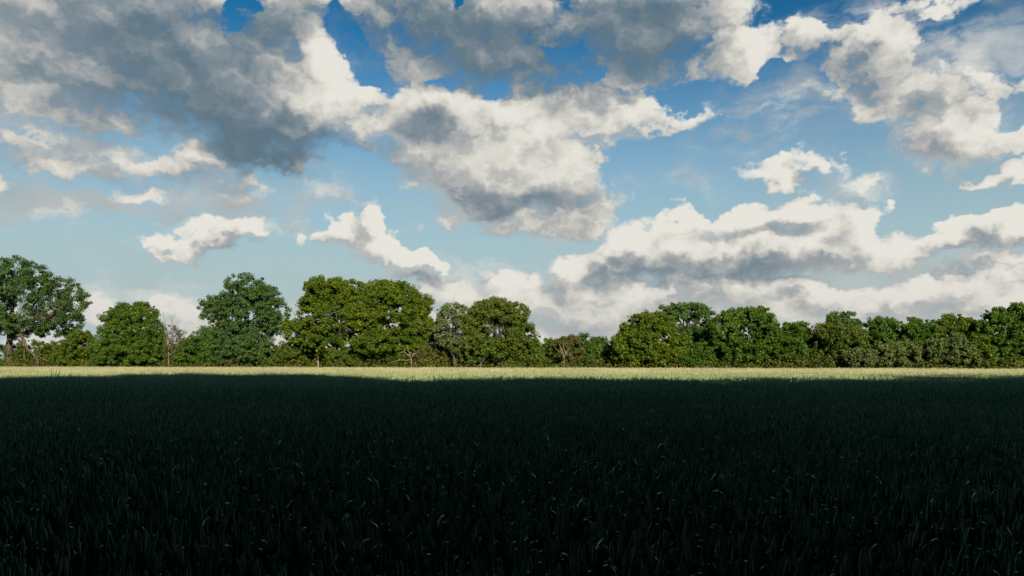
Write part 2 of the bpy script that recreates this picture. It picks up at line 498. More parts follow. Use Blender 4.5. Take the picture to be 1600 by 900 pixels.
def wheat_ear():
    m, t, out = new_mat('wheat_ear')
    g = t.new('ShaderNodeNewGeometry')
    r = g.outputs['Random Per Island']
    swell, _ = t.noise(g.outputs['Position'], 0.22, 3.0, 0.6)
    r = t.math('ADD', t.math('POWER', r, 1.3), t.math('MULTIPLY', t.math('SUBTRACT', swell, 0.5), 0.9), clamp=True)
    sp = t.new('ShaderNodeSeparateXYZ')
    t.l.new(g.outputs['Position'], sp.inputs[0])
    shade_to_sun = t.smooth(sp.outputs[1], -5.0, 85.0)  # shade and sun put into ear colour: greener, darker near; paler cream far
    c = t.mix(shade_to_sun, t.mix(r, (0.020, 0.150, 0.060), (0.190, 0.290, 0.130)), t.mix(r, (0.110, 0.165, 0.085), (0.380, 0.340, 0.225)))
    b = t.new('ShaderNodeBsdfPrincipled')
    t.put(b.inputs['Base Color'], c)
    b.inputs['Roughness'].default_value = 0.65
    b.inputs['Specular IOR Level'].default_value = 0.1
    t.l.new(b.outputs[0], out.inputs[0])
    return m


M['wblade'] = wheat_leaf()
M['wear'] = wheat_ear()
M['wstem'] = plain('wheat_stem', (0.010, 0.056, 0.022), 0.5)
M['white'] = plain('white_paint', (0.24, 0.23, 0.21), 0.5)
M['rust'] = plain('red_brown_paint', (0.045, 0.022, 0.016), 0.6)


# ------------------------------------------------------------------ mesh helpers
def mesh_from(name, verts, faces, mats, midx=None, smooth=False):
    """verts (n,3) array, faces (m,4 or 3) int array"""
    me = bpy.data.meshes.new(name)
    verts = np.asarray(verts, dtype=np.float32)
    faces = np.asarray(faces, dtype=np.int32)
    k = faces.shape[1]
    me.vertices.add(len(verts))
    me.vertices.foreach_set('co', verts.ravel())
    me.loops.add(faces.size)
    me.loops.foreach_set('vertex_index', faces.ravel())
    me.polygons.add(len(faces))
    me.polygons.foreach_set('loop_start', np.arange(len(faces), dtype=np.int32) * k)
    if smooth:
        me.polygons.foreach_set('use_smooth', np.ones(len(faces), dtype=bool))
    for mt in mats:
        me.materials.append(mt)
    if midx is not None:
        me.polygons.foreach_set('material_index', np.asarray(midx, dtype=np.int32))
    me.update(calc_edges=True)
    return me


def link(name, me, parent=None, loc=(0, 0, 0)):
    o = bpy.data.objects.new(name, me)
    COL.objects.link(o)
    o.parent = parent
    o.location = loc
    return o


def thing(name, label, cat, loc, group=None):
    o = bpy.data.objects.new(name, None)
    o.empty_display_size = 0.5
    COL.objects.link(o)
    o.location = loc
    o['label'] = label
    o['category'] = cat
    if group:
        o['group'] = group
    return o


def structure(name, me, loc=(0, 0, 0)):
    o = link(name, me, None, loc)
    o['kind'] = 'structure'
    return o


def norm(a):
    return a / np.maximum(np.linalg.norm(a, axis=-1, keepdims=True), 1e-9)


def tube(path, radii, sides=6):
    """tapered tube along a path; quads"""
    path = np.asarray(path, float)
    n = len(path)
    tang = norm(np.gradient(path, axis=0))
    ref = np.tile(np.array([[0.31, 0.17, 0.93]]), (n, 1))
    flat = np.abs((tang * ref).sum(1)) > 0.9
    ref[flat] = (1, 0, 0)
    u = norm(np.cross(tang, ref))
    v = np.cross(tang, u)
    a = np.linspace(0, 2 * math.pi, sides, endpoint=False)
    ring = (u[:, None] * np.cos(a)[None, :, None] + v[:, None] * np.sin(a)[None, :, None])
    verts = (path[:, None] + ring * np.asarray(radii)[:, None, None]).reshape(-1, 3)
    i, j = np.meshgrid(np.arange(n - 1), np.arange(sides), indexing='ij')
    j2 = (j + 1) % sides
    faces = np.stack([i * sides + j, i * sides + j2, (i + 1) * sides + j2, (i + 1) * sides + j], -1).reshape(-1, 4)
    return verts, faces


def join(parts):
    vs_, fs_, off = [], [], 0
    for v, f in parts:
        vs_.append(v)
        fs_.append(f + off)
        off += len(v)
    return np.concatenate(vs_), np.concatenate(fs_)


def wiggle(p0, p1, n=6, amp=0.08, sag=0.0):
    p0, p1 = np.asarray(p0, float), np.asarray(p1, float)
    s = np.linspace(0, 1, n)[:, None]
    L = np.linalg.norm(p1 - p0)
    pts = p0 + (p1 - p0) * s
    pts[1:-1] += rng.normal(0, amp * L * 0.5, (n - 2, 3))
    pts[:, 2] += sag * L * np.sin(s[:, 0] * math.pi)
    return pts


LEAFK = .68


def leaf_tris(centres, normals, size):
    """one small leaf spray (a triangle) per centre"""
    n = len(centres)
    r = norm(rng.normal(size=(n, 3)))
    u = norm(np.cross(normals, r))
    v = np.cross(normals, u)
    s = size * rng.uniform(0.6, 1.5, (n, 1))
    wd = s * rng.uniform(0.55, 0.95, (n, 1))
    verts = np.stack([centres - u * s, centres + u * s * .7 - v * wd, centres + u * s * .6 + v * wd], 1).reshape(-1, 3)
    return verts, np.arange(n * 3).reshape(-1, 3)


def leaf_quads(centres, normals, size):
    """one pointed leaf-clump face (two triangles) per centre"""
    n = len(centres)
    r = norm(rng.normal(size=(n, 3)))
    u = norm(np.cross(normals, r))
    v = np.cross(normals, u)
    s = size * rng.uniform(0.6, 1.35, (n, 1))
    wd = s * rng.uniform(0.45, 0.8, (n, 1))
    bend = normals * s * rng.uniform(-0.25, 0.25, (n, 1))
    a = centres - u * s
    b_ = centres - v * wd + bend
    c = centres + u * s
    d = centres + v * wd + bend
    verts = np.stack([a, b_, c, d], 1).reshape(-1, 3)
    faces = np.arange(n * 4).reshape(-1, 4)
    return verts, faces


def crown_points(ells, clump, per, fill=0.9, inner=0.25):
    """leaf centres and normals for a crown made of ellipsoids (centre, radii)"""
    P, N, C = [], [], []
    for (c, r) in ells:
        c, r = np.asarray(c, float), np.maximum(np.asarray(r, float) - .4 * clump, clump * .4)
        area = 4 * math.pi * ((r[0] * r[1]) ** 1.6 / 3 + (r[0] * r[2]) ** 1.6 / 3 + (r[1] * r[2]) ** 1.6 / 3) ** (1 / 1.6)
        k_ = max(4, int(area / (math.pi * clump ** 2) * fill * 1.25))
        d = norm(rng.normal(size=(k_, 3)))
        rad = np.where(rng.random(k_) < inner, rng.uniform(0.35, 0.8, k_), rng.uniform(0.84, 1.07, k_))
        stray = rng.random(k_) < .14
        rad[stray] = rng.uniform(1.02, 1.13, stray.sum())
        cc = c + d * r * rad[:, None]
        cs = clump * rng.uniform(0.55, 1.3, k_)
        cs[stray] = clump * rng.uniform(0.25, 0.55, stray.sum())
        C.append(np.concatenate([cc, cs[:, None]], 1))
    C = np.concatenate(C)
    for row in C:
        m_ = int(per * rng.uniform(0.7, 1.3) * min(1.0, (row[3] / clump) ** 1.6 + .1))
        d = norm(rng.normal(size=(m_, 3)))
        d[:, 2] = d[:, 2] * 0.8 + 0.12
        rr = row[3] * rng.uniform(0.35, 1.2, (m_, 1))
        P.append(row[:3] + d * rr)
        N.append(norm(d * 0.75 + rng.normal(0, 0.55, (m_, 3)) + np.array([0, 0, 0.2])))
    return np.concatenate(P), np.concatenate(N), C


# ------------------------------------------------------------------ ground
def edge_dist(px):
    """distance of the far field edge below a pixel column: a straight line in plan"""
    return 1000.0 / (7.6 + 3.4 * px / 1600.0)


def edge_point(px):
    D = edge_dist(px)
    return np.array([(px - 800) / F * D, D])


E0, E1 = edge_point(0), edge_point(1600)
EDIR = (E1 - E0) / np.linalg.norm(E1 - E0)
ENRM = np.array([-EDIR[1], EDIR[0]])      # away from the camera
if ENRM[1] < 0:
    ENRM = -ENRM

R_ = 6000
structure('ground', mesh_from('ground', [(-R_, -R_, 0), (R_, -R_, 0), (R_, R_, 0), (-R_, R_, 0)], [(0, 1, 2, 3)], [M['grass']]))
fa, fb = E0 - EDIR * 120, E1 + EDIR * 120
structure('field_soil', mesh_from('field_soil', [(fa[0], -2.2, .006), (fb[0], -2.2, .006), (fb[0], fb[1], .006), (fa[0], fa[1], .006)], [(0, 1, 2, 3)], [M['soil']]))


# ------------------------------------------------------------------ wheat
def stalks(n, size, lod, seed):
    r = np.random.default_rng(seed)
    V, Fc, MI = [], [], []
    off = 0

    def add(v, f, mi):
        nonlocal off
        V.append(v)
        Fc.append(f + off)
        MI.append(np.full(len(f), mi))
        off += len(v)
    # jittered grid keeps the stand even
    g = int(math.ceil(math.sqrt(n)))
    for q in range(g * g):
        x = ((q % g) + r.uniform(-0.2, 1.2)) / g * size - size / 2
        y = ((q // g) + r.uniform(-0.2, 1.2)) / g * size - size / 2
        h = CANOPY * (0.90 + r.normal(0, (0.06, 0.085, 0.09)[lod]))
        if lod and r.random() < .10:
            h += r.uniform(.05, .20)
        la, ll = r.uniform(0, 6.283), abs(r.normal(0, 0.05))
        lean = np.array([math.cos(la) * ll, math.sin(la) * ll, 1.0])
        top = np.array([x, y, 0.0]) + lean * (h - 0.08)
        base = np.array([x, y, 0.0])
        # ear
        el_ = r.uniform(0.075, 0.105)
        ew = r.uniform(0.0065, 0.0085)
        nod = np.array([math.cos(la), math.sin(la), 0]) * r.uniform(0, 0.35) + np.array([0, 0, 1.0])
        nod /= np.linalg.norm(nod)
        if lod == 0:
            v, f = tube([base, base + (top - base) * .5, top], [.0021, .0019, .0015], 3)
            add(v, f, 0)
            ks = 9
            ss = np.linspace(0, 1, ks)
            prof = np.sin(np.clip(ss * 1.0 + 0.06, 0, 1) * math.pi) ** 0.45
            prof = prof * (1 + 0.22 * (np.arange(ks) % 2)) * ew
            prof[-1] *= 0.3
            v, f = tube(top + nod * (ss[:, None] * el_), prof, 5)
            add(v, f, 1)
        elif lod == 1:
            v, f = tube([base + (top - base) * .35, top], [.003, .002], 3)
            add(v, f, 0)
            v, f = tube([top, top + nod * el_ * .3, top + nod * el_ * .8, top + nod * el_ * 1.05], [.003, ew * 1.25, ew * 1.1, .001], 4)
            add(v, f, 1)
        else:
            v, f = tube([top, top + nod * el_ * .35, top + nod * el_ * 1.1], [.006, ew * 1.9, .003], 3)
            add(v, f, 1)
        # leaves
        nl = (4, 2, 1)[lod]
        seg = (8, 4, 2)[lod]
        for i in range(nl):
            a = r.uniform(0, 6.283)
            d = np.array([math.cos(a), math.sin(a), 0])
            side = np.array([-math.sin(a), math.cos(a), 0])
            z0 = h * ((0.80, 0.68, 0.62)[lod] - (0.13, 0.2, 0.2)[lod] * i + r.normal(0, 0.06))
            L = r.uniform(0.06, 0.13)
            w = r.uniform(0.0070, 0.0110) * (1, 1.3, 2.2)[lod]
            s = np.linspace(0, 1, seg + 1)
            up = r.uniform(1.05, 1.45)              # start angle
            droop = r.uniform(0.9, 3.6)
            th = up - droop * s ** 2.0
            step = L / seg
            hx = np.concatenate([[0], np.cumsum(np.cos(th[:-1]) * step)])
            hz = np.concatenate([[0], np.cumsum(np.sin(th[:-1]) * step)])
            st = base + lean * z0
            mid = st + d * hx[:, None] + np.array([0, 0, 1.0]) * hz[:, None]
            wid = w * (0.55 + 0.45 * np.sin(s * math.pi)) * np.clip((1 - s) * 4, 0.05, 1)
            tw = r.uniform(-0.9, 0.9)
            sd = side * math.cos(tw) + np.array([0, 0, 1.0]) * math.sin(tw) * 0.6
            v = np.stack([mid - sd * wid[:, None], mid + sd * wid[:, None]], 1).reshape(-1, 3)
            i0 = np.arange(seg) * 2
            f = np.stack([i0, i0 + 1, i0 + 3, i0 + 2], -1)
            add(v, f, 2)
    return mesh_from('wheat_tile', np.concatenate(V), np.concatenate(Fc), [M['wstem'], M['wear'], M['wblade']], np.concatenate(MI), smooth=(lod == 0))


tiles = bpy.data.collections.new('wheat_tiles')
NV = (5, 4, 3)
SZ = (1.0, 2.0, 4.0)
CNT = (280, 620, 2600)
idx = 0
for lod in range(3):
    for v in range(NV[lod]):
        ob = bpy.data.objects.new('tile_%02d' % idx, stalks(CNT[lod], SZ[lod], lod, 100 + idx))
        tiles.objects.link(ob)
        idx += 1

pts, pi, pr, ps = [], [], [], []


def in_field(x, y, pad=0.0):
    return (np.array([x, y]) - E0) @ ENRM < -pad


def cells(lod, y0, y1, half):
    s = SZ[lod]
    base = sum(NV[:lod])
    ny = int(round((y1 - y0) / s))
    for j in range(ny):
        y = y0 + (j + .5) * s
        hw = half(y)
        nx = int(math.ceil(hw / s))
        for i in range(-nx, nx):
            x = (i + .5) * s
            if not in_field(x, y, s * .35):
                continue
            pts.append((x, y, 0.0))
            pi.append(base + random.randrange(NV[lod]))
            pr.append(random.randrange(4) * math.pi / 2)
            # slow swells of the crop
            ps.append(1.0 + 0.03 * math.sin(x * .31 + 1.3) * math.sin(y * .23) + random.uniform(-.012, .012))


cells(0, 0.9, 16.9, lambda y: 5 + y * .95)
cells(1, 16.9, 56.9, lambda y: 8 + y * .9)
cells(2, 56.9, 148.9, lambda y: 12 + y * .85)
wm = bpy.data.meshes.new('wheat_crop')
wm.vertices.add(len(pts))
wm.vertices.foreach_set('co', np.asarray(pts, np.float32).ravel())
for nm, typ, arr in (('pick', 'INT', np.asarray(pi, np.int32)), ('turn', 'FLOAT', np.asarray(pr, np.float32)), ('size', 'FLOAT', np.asarray(ps, np.float32))):
    at_ = wm.attributes.new(nm, typ, 'POINT')
    at_.data.foreach_set('value', arr)
wheat = link('wheat_crop', wm)
wheat['kind'] = 'stuff'
wheat['label'] = 'dense crop of green wheat with pale ears filling the field'
wheat['category'] = 'wheat'
ng = bpy.data.node_groups.new('wheat_scatter', 'GeometryNodeTree')
ng.interface.new_socket('Geometry', in_out='INPUT', socket_type='NodeSocketGeometry')
ng.interface.new_socket('Geometry', in_out='OUTPUT', socket_type='NodeSocketGeometry')
gi = ng.nodes.new('NodeGroupInput')
go = ng.nodes.new('NodeGroupOutput')
ci = ng.nodes.new('GeometryNodeCollectionInfo')
ci.inputs['Collection'].default_value = tiles
ci.inputs['Separate Children'].default_value = True
ci.inputs['Reset Children'].default_value = True
iop = ng.nodes.new('GeometryNodeInstanceOnPoints')
iop.inputs['Pick Instance'].default_value = True


def attr(nm, typ):
    nd = ng.nodes.new('GeometryNodeInputNamedAttribute')
    nd.data_type = typ
    nd.inputs['Name'].default_value = nm
    return nd.outputs['Attribute']


cx_ = ng.nodes.new('ShaderNodeCombineXYZ')
ng.links.new(attr('turn', 'FLOAT'), cx_.inputs[2])
ng.links.new(gi.outputs[0], iop.inputs['Points'])
ng.links.new(ci.outputs[0], iop.inputs['Instance'])
ng.links.new(attr('pick', 'INT'), iop.inputs['Instance Index'])
ng.links.new(cx_.outputs[0], iop.inputs['Rotation'])
cs_ = ng.nodes.new('ShaderNodeCombineXYZ')
cs_.inputs[0].default_value = cs_.inputs[1].default_value = 1.0
ng.links.new(attr('size', 'FLOAT'), cs_.inputs[2])
ng.links.new(cs_.outputs[0], iop.inputs['Scale'])
ng.links.new(iop.outputs[0], go.inputs[0])
md = wheat.modifiers.new('scatter', 'NODES')
md.node_group = ng


# ------------------------------------------------------------------ trees
def tree(name, label, cat, px, back, crown, mat, trunk_w=0.0, trunk_top=0.45, leaf=0.2, clump=0.75, per=80,
         fill=0.9, inner=0.25, depth=0.85, limbs=5, bark='bark', lean=0.0, group=None, trunk_px=None):
    """px: pixel column of the base; back: metres behind the field edge; crown: ellipses in pixels (x, y, rx, ry)"""
    D = edge_dist(px) + back
    s = D / F
    bx = ((trunk_px if trunk_px is not None else px) - 800) * s
    root = thing(name, label, cat, (bx, D, 0), group)
    ells = []
    for q, (ex, ey, rx, ry) in enumerate(crown):
        cxx, cz = (ex - 800) * s - bx, CAMZ + (HZ - ey) * s
        dy = 0 if q == 0 else rng.uniform(-.35, .35) * rx * s * 1.4
        ells.append(((cxx, dy, cz), (rx * s, max(rx, ry) * s * depth, ry * s)))
    P, N, C = crown_points(ells, clump * .72, per * 1.38, fill, inner)
    keep = P[:, 2] > 0.05
    v, f = leaf_tris(P[keep], N[keep], leaf * LEAFK)
    link('crown', mesh_from('crown', v, f, [M[mat]]), root)
    top = max(e[0][2] + e[1][2] for e in ells)
    if trunk_w > 0:
        r0 = trunk_w * s / 2
        fork = np.array([lean, 0, top * trunk_top])
        path = np.concatenate([wiggle((0, 0, -0.1), fork, 6, 0.03), wiggle(fork, (ells[0][0][0] * .6 + lean * .3, 0, top * .82), 5, .1)[1:]])
        rad = np.concatenate([[r0 * 1.5, r0 * 1.12, r0, r0 * .95, r0 * .9, r0 * .88], np.linspace(r0 * .66, r0 * .12, 4)])
        v, f = tube(path, rad, 9)
        link('trunk', mesh_from('trunk', v, f, [M[bark]], smooth=True), root)
        order = rng.permutation(len(C))
        for q in range(limbs):
            c = C[order[q]][:3]
            z0 = top * trunk_top * rng.uniform(.75, 1.05)
            st = np.array([lean * z0 / max(fork[2], .1), 0, z0])
            main = wiggle(st, c, 7, .1, .05)
            parts = [tube(main, np.linspace(r0 * .5, r0 * .08, 7), 6)]
            near = C[np.argsort(((C[:, :3] - main[4]) ** 2).sum(1))[:7]]
            for c2 in near:
                parts.append(tube(wiggle(main[rng.integers(2, 6)], c2[:3], 5, .1), np.linspace(r0 * .2, r0 * .04, 5), 4))
            v, f = join(parts)
            link('limb', mesh_from('limb', v, f, [M[bark]], smooth=True), root)
    return root


def dead_tree(name, label, px, back, base_py, strokes, group=None):
    """bare pale wood: strokes are pixel polylines with a start width in pixels; first one is the trunk"""
    D = edge_dist(px) + back
    s = D / F
    bx = (px - 800) * s
    root = thing(name, label, 'dead tree', (bx, D, 0), group)
    for q, (w, line) in enumerate(strokes):
        pth = []
        for (x, y) in line:
            pth.append(((x - 800) * s - bx, rng.uniform(-.25, .25) if len(pth) else 0.0, CAMZ + (HZ - y) * s))
        if q == 0:
            pth[0] = (pth[0][0], 0, -0.1)
        pth = np.array(pth)
        tt = np.linspace(0, len(pth) - 1, len(pth) * 4 - 3)
        fine_ = np.stack([np.interp(tt, np.arange(len(pth)), pth[:, k_]) for k_ in range(3)], 1)
        fine_[1:-1] += rng.normal(0, .05, (len(fine_) - 2, 3))
        v, f = tube(fine_, np.linspace(w, w * .3, len(fine_)) * s / 2 * .75, 6)
        link('trunk' if q == 0 else 'branch', mesh_from('branch', v, f, [M['palebark']], smooth=True), root)
    return root


# --- left part of the tree line
t1 = tree('oak_tree', 'tall spreading oak with drooping broken limb at far left edge of the photo', 'tree', 15, 3,
          [(30, 475, 70, 55), (40, 440, 50, 35), (-25, 450, 50, 45), (90, 470, 44, 36), (118, 478, 20, 22), (-30, 500, 45, 30),
           (70, 505, 45, 22), (10, 510, 40, 18), (126, 502, 9, 12)],
          'teal', 10, .36, leaf=.17, clump=.85, per=85, fill=.56, inner=.15, limbs=9)
D1 = edge_dist(15) + 3
s1 = D1 / F
limb_px = [(20, 533), (30, 527), (43, 524), (52, 537), (58, 546), (70, 553), (78, 562), (82, 572)]
lp = np.array([((x - 15) * s1, -1.0 - .42 * i, CAMZ + (HZ - y) * s1) for i, (x, y) in enumerate(limb_px)])
parts = [tube(lp, np.array([5.5, 5, 5, 4.6, 4, 3.6, 3, 2]) * s1 / 2, 7)]
for (a, b2) in (((58, 546), (64, 566)), ((70, 553), (92, 562)), ((70, 553), (88, 572))):
    parts.append(tube(wiggle(((a[0] - 15) * s1, -3.6, CAMZ + (HZ - a[1]) * s1), ((b2[0] - 15) * s1, -3.8, max(.05, CAMZ + (HZ - b2[1]) * s1)), 5, .08), np.linspace(2, .8, 5) * s1 / 2, 5))
v, f = join(parts)
bl = link('broken_limb', mesh_from('broken_limb', v, f, [M['deadbark']], smooth=True), t1)
bl['label'] = 'thick bare limb broken over and drooping to the ground'

tree('hawthorn_bush', 'olive green bush behind the drooping limb of the left oak', 'bush', 60, 5, [(50, 556, 40, 24), (90, 560, 30, 26), (10, 560, 36, 22)], 'olive', 0, leaf=.15, clump=.6, per=75, depth=.45)
tree('hawthorn_bush', 'rounded yellow-green bush left of the dark dome-shaped tree', 'bush', 125, 3.5, [(125, 550, 34, 30), (108, 556, 26, 26), (148, 556, 22, 26), (130, 525, 16, 12)], 'oak', 0, leaf=.15, clump=.6, per=75)
tree('maple_tree', 'dark green dome-shaped tree between left oak and bare twiggy tree', 'tree', 205, 3,
     [(207, 515, 46, 38), (205, 490, 36, 20), (185, 540, 36, 34), (230, 540, 36, 34), (205, 550, 52, 26), (176, 497, 18, 16)], 'green', 8, .3, leaf=.16, clump=.75, per=85, fill=.9)
dead_tree('twiggy_tree', 'bare grey twiggy tree right of the dark dome-shaped tree', 262, 1.5, 575,
          [(3, [(264, 578), (262, 540), (258, 510), (255, 487)]), (1.6, [(262, 540), (270, 515), (266, 492)]), (1.5, [(260, 525), (275, 505), (284, 500)]),
           (1.5, [(263, 545), (278, 525), (290, 515)]), (1.2, [(270, 515), (268, 500), (276, 488)]), (1.2, [(264, 556), (280, 545), (292, 524)]), (1.2, [(258, 510), (250, 500), (252, 492)])])
tree('twiggy_bush', 'straw-brown thinly leaved bush beneath the bare twiggy tree', 'bush', 276, 2.5, [(275, 550, 20, 26), (268, 525, 12, 20), (288, 535, 10, 16)], 'brown', 4, .4, leaf=.12, clump=.55, per=28, fill=.6)
tree('hedge_bush', 'low green bush between twiggy tree and open-crowned oak', 'bush', 315, 4, [(310, 552, 32, 26), (290, 558, 20, 20)], 'green', 0, leaf=.15, clump=.6, per=75)
tree('distant_tree', 'small bluish distant tree peeping left of the open-crowned oak', 'tree', 328, 28, [(325, 530, 28, 20), (340, 540, 24, 26)], 'teal', 6, .4, leaf=.17, clump=.8, per=70, limbs=2)
tree('oak_tree', 'open-crowned ragged oak standing left of the twin oaks', 'tree', 374, 3,
     [(385, 490, 52, 40), (385, 455, 34, 28), (340, 485, 28, 22), (430, 492, 26, 26), (420, 460, 20, 18), (375, 525, 50, 24), (440, 515, 16, 10), (325, 482, 14, 7), (395, 545, 40, 22), (355, 548, 30, 22)],
     'teal', 10, .4, leaf=.16, clump=.7, per=80, fill=.78, inner=.25, limbs=9)
tree('hedge_bush', 'olive brown bush filling the gap left of the twin oaks', 'bush', 460, 4, [(458, 555, 34, 22), (445, 565, 26, 14), (485, 560, 22, 20)], 'olive', 0, leaf=.15, clump=.6, per=75)
# --- twin oaks
tree('oak_tree', 'broad yellow-green oak, left one of the two merged twin oaks', 'tree', 522, 3,
     [(522, 490, 54, 44), (508, 458, 34, 24), (542, 456, 34, 24), (524, 448, 24, 14), (486, 476, 20, 16), (474, 520, 32, 18), (500, 532, 34, 22), (548, 528, 34, 26), (462, 508, 20, 10)],
     'oak', 8, .3, leaf=.17, clump=.72, per=95, fill=.92, inner=.25, limbs=7)
tree('oak_tree', 'broad green oak, right one of the two merged twin oaks', 'tree', 596, 3,
     [(612, 490, 58, 44), (592, 458, 36, 22), (622, 464, 30, 24), (606, 450, 22, 12), (656, 480, 20, 22), (575, 500, 30, 30), (650, 515, 32, 26), (595, 536, 42, 20), (668, 528, 20, 18), (640, 538, 28, 14)],
     'oak', 8, .3, leaf=.17, clump=.72, per=95, fill=.9, inner=.25, limbs=7)
tree('hedge_bush', 'low dark bush under the twin oaks between their trunks', 'bush', 560, 4.5, [(560, 558, 34, 18), (540, 563, 26, 14)], 'olive', 0, leaf=.15, clump=.6, per=75)
tree('hedge_bush', 'dark green low bush right of the twin oaks trunk', 'bush', 620, 4, [(620, 560, 30, 16), (602, 565, 24, 12)], 'green', 0, leaf=.15, clump=.6, per=75)
dead_tree('dead_snag', 'pale bleached forked snag under the right twin oak', 642, .8, 573,
          [(4, [(641, 578), (643, 565), (641, 558), (637, 545)]), (3, [(642, 560), (648, 552), (654, 547)]), (2.2, [(640, 556), (630, 550), (622, 553)]), (2, [(637, 548), (638, 543), (634, 540)]), (1.6, [(641, 562), (625, 563), (606, 567)])])
tree('dry_bush', 'sandy brown bush between twin oaks and next round tree', 'bush', 675, 4, [(675, 555, 28, 20), (660, 560, 22, 16), (690, 562, 20, 14)], 'brown', 0, leaf=.15, clump=.55, per=55)
tree('ash_tree', 'greyish thin-leaved tree leaning on left of round oak', 'tree', 716, 2,
     [(712, 512, 34, 36), (705, 490, 24, 16), (730, 498, 26, 24), (692, 525, 14, 22), (735, 540, 26, 24)], 'silver', 6, .4, leaf=.16, clump=.65, per=62, fill=.62, limbs=7, trunk_px=716, lean=-1.0)
tree('oak_tree', 'round-topped green oak right of centre gap before low wood', 'tree', 778, 3,
     [(775, 515, 50, 44), (770, 486, 36, 20), (808, 492, 22, 20), (760, 548, 48, 24), (815, 535, 28, 30), (835, 552, 18, 20), (740, 512, 20, 26)], 'olive', 9, .3, leaf=.18, clump=.7, per=85, fill=.85, limbs=7)
dead_tree('dead_snag', 'short pale forked snag before the round-topped oak', 748, .8, 573,
          [(3, [(752, 578), (751, 567), (745, 558)]), (2, [(751, 566), (754, 558)]), (1.8, [(747, 561), (741, 557), (740, 553)]), (1.6, [(751, 570), (740, 572)])])
# --- low wood in the middle
mid = [(858, 20, [(858, 552, 24, 24), (868, 540, 16, 12)], 'olive', 'low olive tree at left end of distant low wood'),
       (888, 16, [(890, 548, 24, 24), (886, 536, 18, 12)], 'brown', 'greyish brown tree around the bare stems in the low wood'),
       (915, 18, [(912, 546, 20, 24), (905, 534, 12, 10), (922, 552, 18, 20)], 'green', 'round green tree in the middle of the low wood'),
       (938, 22, [(938, 546, 18, 20), (930, 532, 9, 10)], 'green', 'pointed green tree at right in the low wood'),
       (955, 8, [(956, 556, 18, 18), (968, 548, 14, 14)], 'olive', 'small olive bush left of the yellowish rounded tree')]
for (px_, bk, cr, mt, lb) in mid:
    tree('woodland_tree', lb, 'tree', px_, bk, cr, mt, 4, .4, leaf=.17, clump=.7, per=66, limbs=3, group='trees of the low wood')
dead_tree('bare_tree', 'pale bare branching stems among low wood trees', 881, 5, 573,
          [(2.6, [(882, 577), (881, 560), (878, 548), (874, 538)]), (1.8, [(881, 558), (887, 548), (890, 540)]), (1.4, [(879, 552), (870, 548), (866, 540)]), (1.4, [(884, 552), (880, 542), (882, 533)])])
# --- right part
tree('maple_tree', 'yellowish olive rounded tree in front of gappy dark oak', 'tree', 1010, 3,
     [(1018, 540, 58, 34), (1005, 515, 36, 26), (1028, 506, 28, 18), (982, 545, 28, 30), (1055, 552, 30, 24)], 'oak', 6, .3, leaf=.17, clump=.65, per=85, fill=.95, limbs=3)
tree('oak_tree', 'dark gappy oak rising behind the yellowish rounded tree', 'tree', 1075, 9,
     [(1072, 500, 40, 28), (1050, 488, 26, 14), (1085, 487, 22, 13), (1102, 506, 20, 22), (1005, 492, 5, 4), (1078, 535, 36, 26)], 'teal', 9, .4, leaf=.17, clump=.62, per=72, fill=.66, inner=.1, limbs=9)
tree('hedge_bush', 'small dark green bush between yellowish tree and broad green tree', 'bush', 1095, 3, [(1095, 555, 28, 24), (1080, 562, 20, 16)], 'green', 0, leaf=.16, clump=.6, per=70)
tree('lime_tree', 'broad bright green tree right of the gappy dark oak', 'tree', 1172, 4,
     [(1172, 520, 44, 40), (1185, 494, 26, 16), (1150, 498, 24, 16), (1128, 520, 22, 32), (1165, 550, 54, 28), (1205, 530, 18, 26)], 'green', 8, .3, leaf=.17, clump=.65, per=92, fill=.95, limbs=3)
tree('woodland_tree', 'rounded mid-green tree with dark hollow on its right', 'tree', 1245, 5, [(1243, 530, 30, 28), (1245, 516, 22, 13), (1230, 552, 28, 26), (1262, 545, 20, 26)], 'green', 5, .3, leaf=.17, clump=.6, per=85, limbs=2)
tree('ash_tree', 'dark tufted tree top showing above olive rounded tree', 'tree', 1316, 13, [(1316, 500, 24, 14), (1300, 500, 12, 9), (1338, 512, 14, 12), (1316, 525, 30, 22)], 'teal', 6, .5, leaf=.17, clump=.5, per=62, fill=.7, limbs=5)
tree('woodland_tree', 'olive rounded tree below the dark tufted tree top', 'tree', 1310, 5, [(1310, 535, 42, 28), (1290, 522, 26, 16), (1328, 528, 24, 20), (1305, 555, 46, 22)], 'olive', 5, .3, leaf=.17, clump=.62, per=88, limbs=2)
tree('woodland_tree', 'green tree with ragged top between tufted and yellow-topped trees', 'tree', 1382, 7, [(1382, 522, 28, 26), (1375, 508, 20, 12), (1400, 515, 14, 14), (1385, 545, 36, 26)], 'green', 5, .3, leaf=.17, clump=.55, per=80, limbs=3)
tree('pine_tree', 'small dark conifer tip poking above the right-hand woodland', 'tree', 1428, 22, [(1428, 503, 9, 9), (1428, 515, 14, 12), (1428, 535, 16, 18)], 'teal', 4, .6, leaf=.17, clump=.45, per=60, limbs=2)
tree('woodland_tree', 'light green tree right of the conifer tip', 'tree', 1440, 6, [(1442, 520, 32, 22), (1425, 528, 20, 22), (1440, 545, 40, 26)], 'green', 5, .3, leaf=.16, clump=.58, per=84, limbs=2)
tree('oak_tree', 'yellow-topped rounded tree among woodland at right', 'tree', 1492, 6, [(1490, 512, 30, 20), (1505, 520, 22, 20), (1475, 530, 26, 24), (1495, 548, 38, 26)], 'oak', 5, .3, leaf=.16, clump=.58, per=88, limbs=2)
